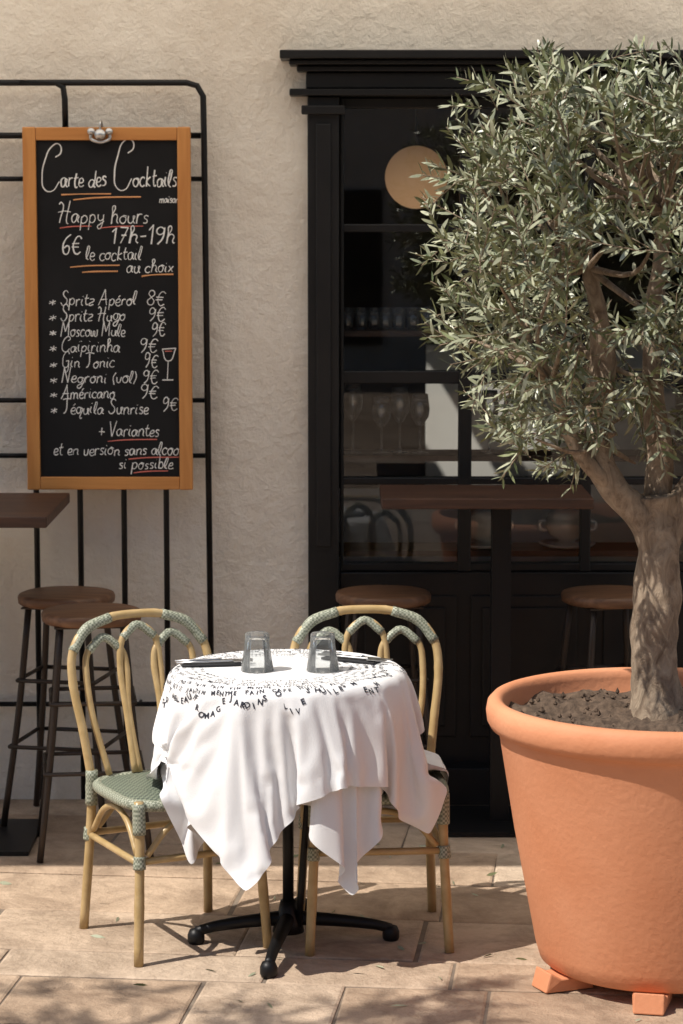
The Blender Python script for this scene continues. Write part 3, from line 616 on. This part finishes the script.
def make_tree(BX,BY_,C,RX,RYY,RZ,NC,seed,zs=1.0,gap=.09,open_=True,ntw=8):
    random.seed(seed)
    tree=empty('olive_tree'); t=MB()
    Z=lambda z:.66+(z-.66)*zs
    def limb(pts,r0,r1,n=14,sub=6,flare=0,gnarl=.12):
        o=len(t.v)
        t.tube([(x,y,Z(z)) for x,y,z in pts],lambda q:(r0+(r1-r0)*q)+flare*math.exp(-q*9),n,sub=sub)
        for i in range(o,len(t.v)):
            v=Vector(t.v[i]); s9=Vector((9,9,9))
            nn=Vector((noise.noise(v*6),noise.noise(v*6+s9),0))+.3*Vector((noise.noise(v*19),noise.noise(v*19+s9),0))
            t.v[i]=tuple(v+nn*r0*gnarl*2)
    limb([(BX,BY_,.66),(BX-.005,BY_,.8),(BX-.01,BY_,.95),(BX-.0,BY_,1.1),(BX-.01,BY_,1.22),(BX-.02,BY_,1.3)],.065,.062,28,10,.045,.20)
    limb([(BX-.0,BY_,1.14),(BX-.06,BY_-.01,1.25),(BX-.13,BY_-.01,1.33),(BX-.17,BY_,1.45),(BX-.16,BY_+.02,1.65),(BX-.2,BY_,1.9)],.052,.02,16,8,0,.2)
    limb([(BX,BY_,1.15),(BX+.06,BY_+.01,1.27),(BX+.12,BY_,1.4),(BX+.16,BY_-.02,1.6),(BX+.2,BY_,1.95)],.05,.02,16,8,0,.2)
    limb([(BX-.01,BY_+.01,1.2),(BX,BY_+.05,1.4),(BX-.02,BY_+.07,1.7),(BX+.01,BY_+.04,2.1)],.04,.015,12,6,0,.2)
    limb([(BX-.1,BY_-.01,1.3),(BX-.22,BY_-.06,1.42),(BX-.3,BY_-.1,1.6)],.027,.012,10,6,0,.2)
    nodes_=[Vector((x,y,Z(z))) for x,y,z in((BX-.16,BY_+.02,1.65),(BX-.17,BY_,1.45),(BX-.2,BY_,1.9),(BX+.12,BY_,1.4),(BX+.16,BY_-.02,1.6),(BX+.2,BY_,1.9),(BX-.02,BY_+.07,1.7),(BX,BY_+.04,2.05),(BX-.3,BY_-.1,1.6))]
    def inside(p):
        d=p-C; x,y,z=abs(d.x/RX),abs(d.y/RYY),d.z/RZ
        if z<0:
            k=1-.30*(-z)**1.8; x/=k; y/=k
        return (x**4+y**3+abs(z)**4)**.26
    clumps=[]; tries=0
    while len(clumps)<NC and tries<20000:
        tries+=1
        p=C+Vector((random.uniform(-RX,RX),random.uniform(-RYY,RYY),random.uniform(-RZ,RZ))); q=inside(p)
        if q>.93 or q<.42: continue
        if q<.7 and random.random()<.5: continue
        if open_ and p.y>C.y+.15 and random.random()<.35: continue
        if open_ and (p.z<C.z-.15 and abs(p.x-.74)<.20 and p.y<C.y and random.random()<.8): continue
        if min([(p-c).length for c in clumps] or [9])<gap: continue
        clumps.append(p)
    for c in clumps:
        n0=min(nodes_,key=lambda n:(n-c).length+ (0.3 if n.z>c.z+.1 else 0))
        mid=(n0+c)/2+Vector((random.uniform(-.05,.05),random.uniform(-.05,.05),random.uniform(-.06,.02)))
        t.tube([n0,mid,c],lambda q:.011-.008*q,5,sub=4,cap=False)
    leaves=[]
    for c in clumps:
        out=(c-C); out=Vector((out.x/RX,out.y/RYY,out.z/RZ)); out.normalize()
        for k in range(ntw):
            d=(out*random.uniform(.2,1.1)+Vector((random.gauss(0,.6),random.gauss(0,.6),random.gauss(.25,.55)))).normalized()
            L=random.uniform(.12,.22)*(1.35 if random.random()<.15 else 1)
            st=c+Vector((random.gauss(0,.03),random.gauss(0,.03),random.gauss(0,.03)))
            droop=random.uniform(-.03,.06)
            pts=[st,st+d*L*.5+Vector((0,0,-droop*.3)),st+d*L+Vector((0,0,-droop))]
            if inside(pts[2])>1.12: continue
            t.tube(pts,.0018,3,sub=1,cap=False)
            side=d.cross(Vector((random.gauss(0,1),random.gauss(0,1),random.gauss(0,1)))).normalized()
            nl=int(L/.0135)
            for i in range(nl):
                s_=(i+.5)/nl
                p=pts[0].lerp(pts[1],s_*2) if s_<.5 else pts[1].lerp(pts[2],s_*2-1)
                side=Matrix.Rotation(PI/2+random.uniform(-.3,.3),3,d)@side
                for sg in(1,-1):
                    ld=(d*random.uniform(.55,1.0)+side*sg*random.uniform(.6,1)+Vector((random.gauss(0,.12),random.gauss(0,.12),random.gauss(.05,.12)))).normalized()
                    leaves.append((p,ld,random.uniform(.034,.058)*(1 if s_<.85 else .75)))
    t.obj('trunk_and_branches',bark,tree)
    leaf_mesh('foliage',leaves,tree)
make_tree(.845,6.63,Vector((.82,6.60,1.865)),.565,.46,.56,120,7)
# a second, taller potted olive to the left of the terrace (outside this view) - it dapples the paving in front
make_pot(-2.35,4.95)
make_tree(-2.35,4.95,Vector((-2.05,4.98,2.9)),.85,.62,.55,34,21,zs=1.7,gap=.14,open_=False,ntw=7)
# a few fallen leaves on the paving
random.seed(3); fl=[]
for i in range(90):
    x=random.gauss(.35,.75); y=random.uniform(5.9,8.3); a=random.uniform(0,2*PI)
    fl.append((Vector((x,y,.004)),Vector((math.cos(a),math.sin(a),.02)),random.uniform(.03,.05)))
leaf_mesh('fallen_leaves',fl)
# ------------------------------------------------------------------ light
sun_dir=SUN.normalized()
wd_=bpy.data.worlds.new('World'); sc.world=wd_; wd_.use_nodes=True; nt=wd_.node_tree
sk=nt.nodes.new('ShaderNodeTexSky'); sk.sky_type='NISHITA'; sk.sun_disc=False; sk.sun_elevation=math.asin(sun_dir.z); sk.sun_rotation=math.atan2(sun_dir.x,sun_dir.y)
nt.links.new(sk.outputs[0],nt.nodes['Background'].inputs[0]); nt.nodes['Background'].inputs[1].default_value=.10
ld=bpy.data.lights.new('sun','SUN'); ld.energy=5; ld.angle=math.radians(.5); ld.color=(1,.94,.85)
so=bpy.data.objects.new('sun',ld); col.objects.link(so); so.rotation_euler=sun_dir.to_track_quat('Z','Y').to_euler()
# ------------------------------------------------------------------ camera
cd=bpy.data.cameras.new('camera'); cam=bpy.data.objects.new('camera',cd); col.objects.link(cam); sc.camera=cam
cd.sensor_fit='VERTICAL'; cd.sensor_height=36; cd.lens=36*2520/1024; cd.clip_end=300
cam.location=(0,0,2.05); cam.rotation_euler=(math.radians(90-6.83),0,0)
cd.dof.use_dof=True; cd.dof.focus_distance=6.95; cd.dof.aperture_fstop=5.6
sc.view_settings.view_transform='Standard'; sc.view_settings.look='None'; sc.view_settings.exposure=0
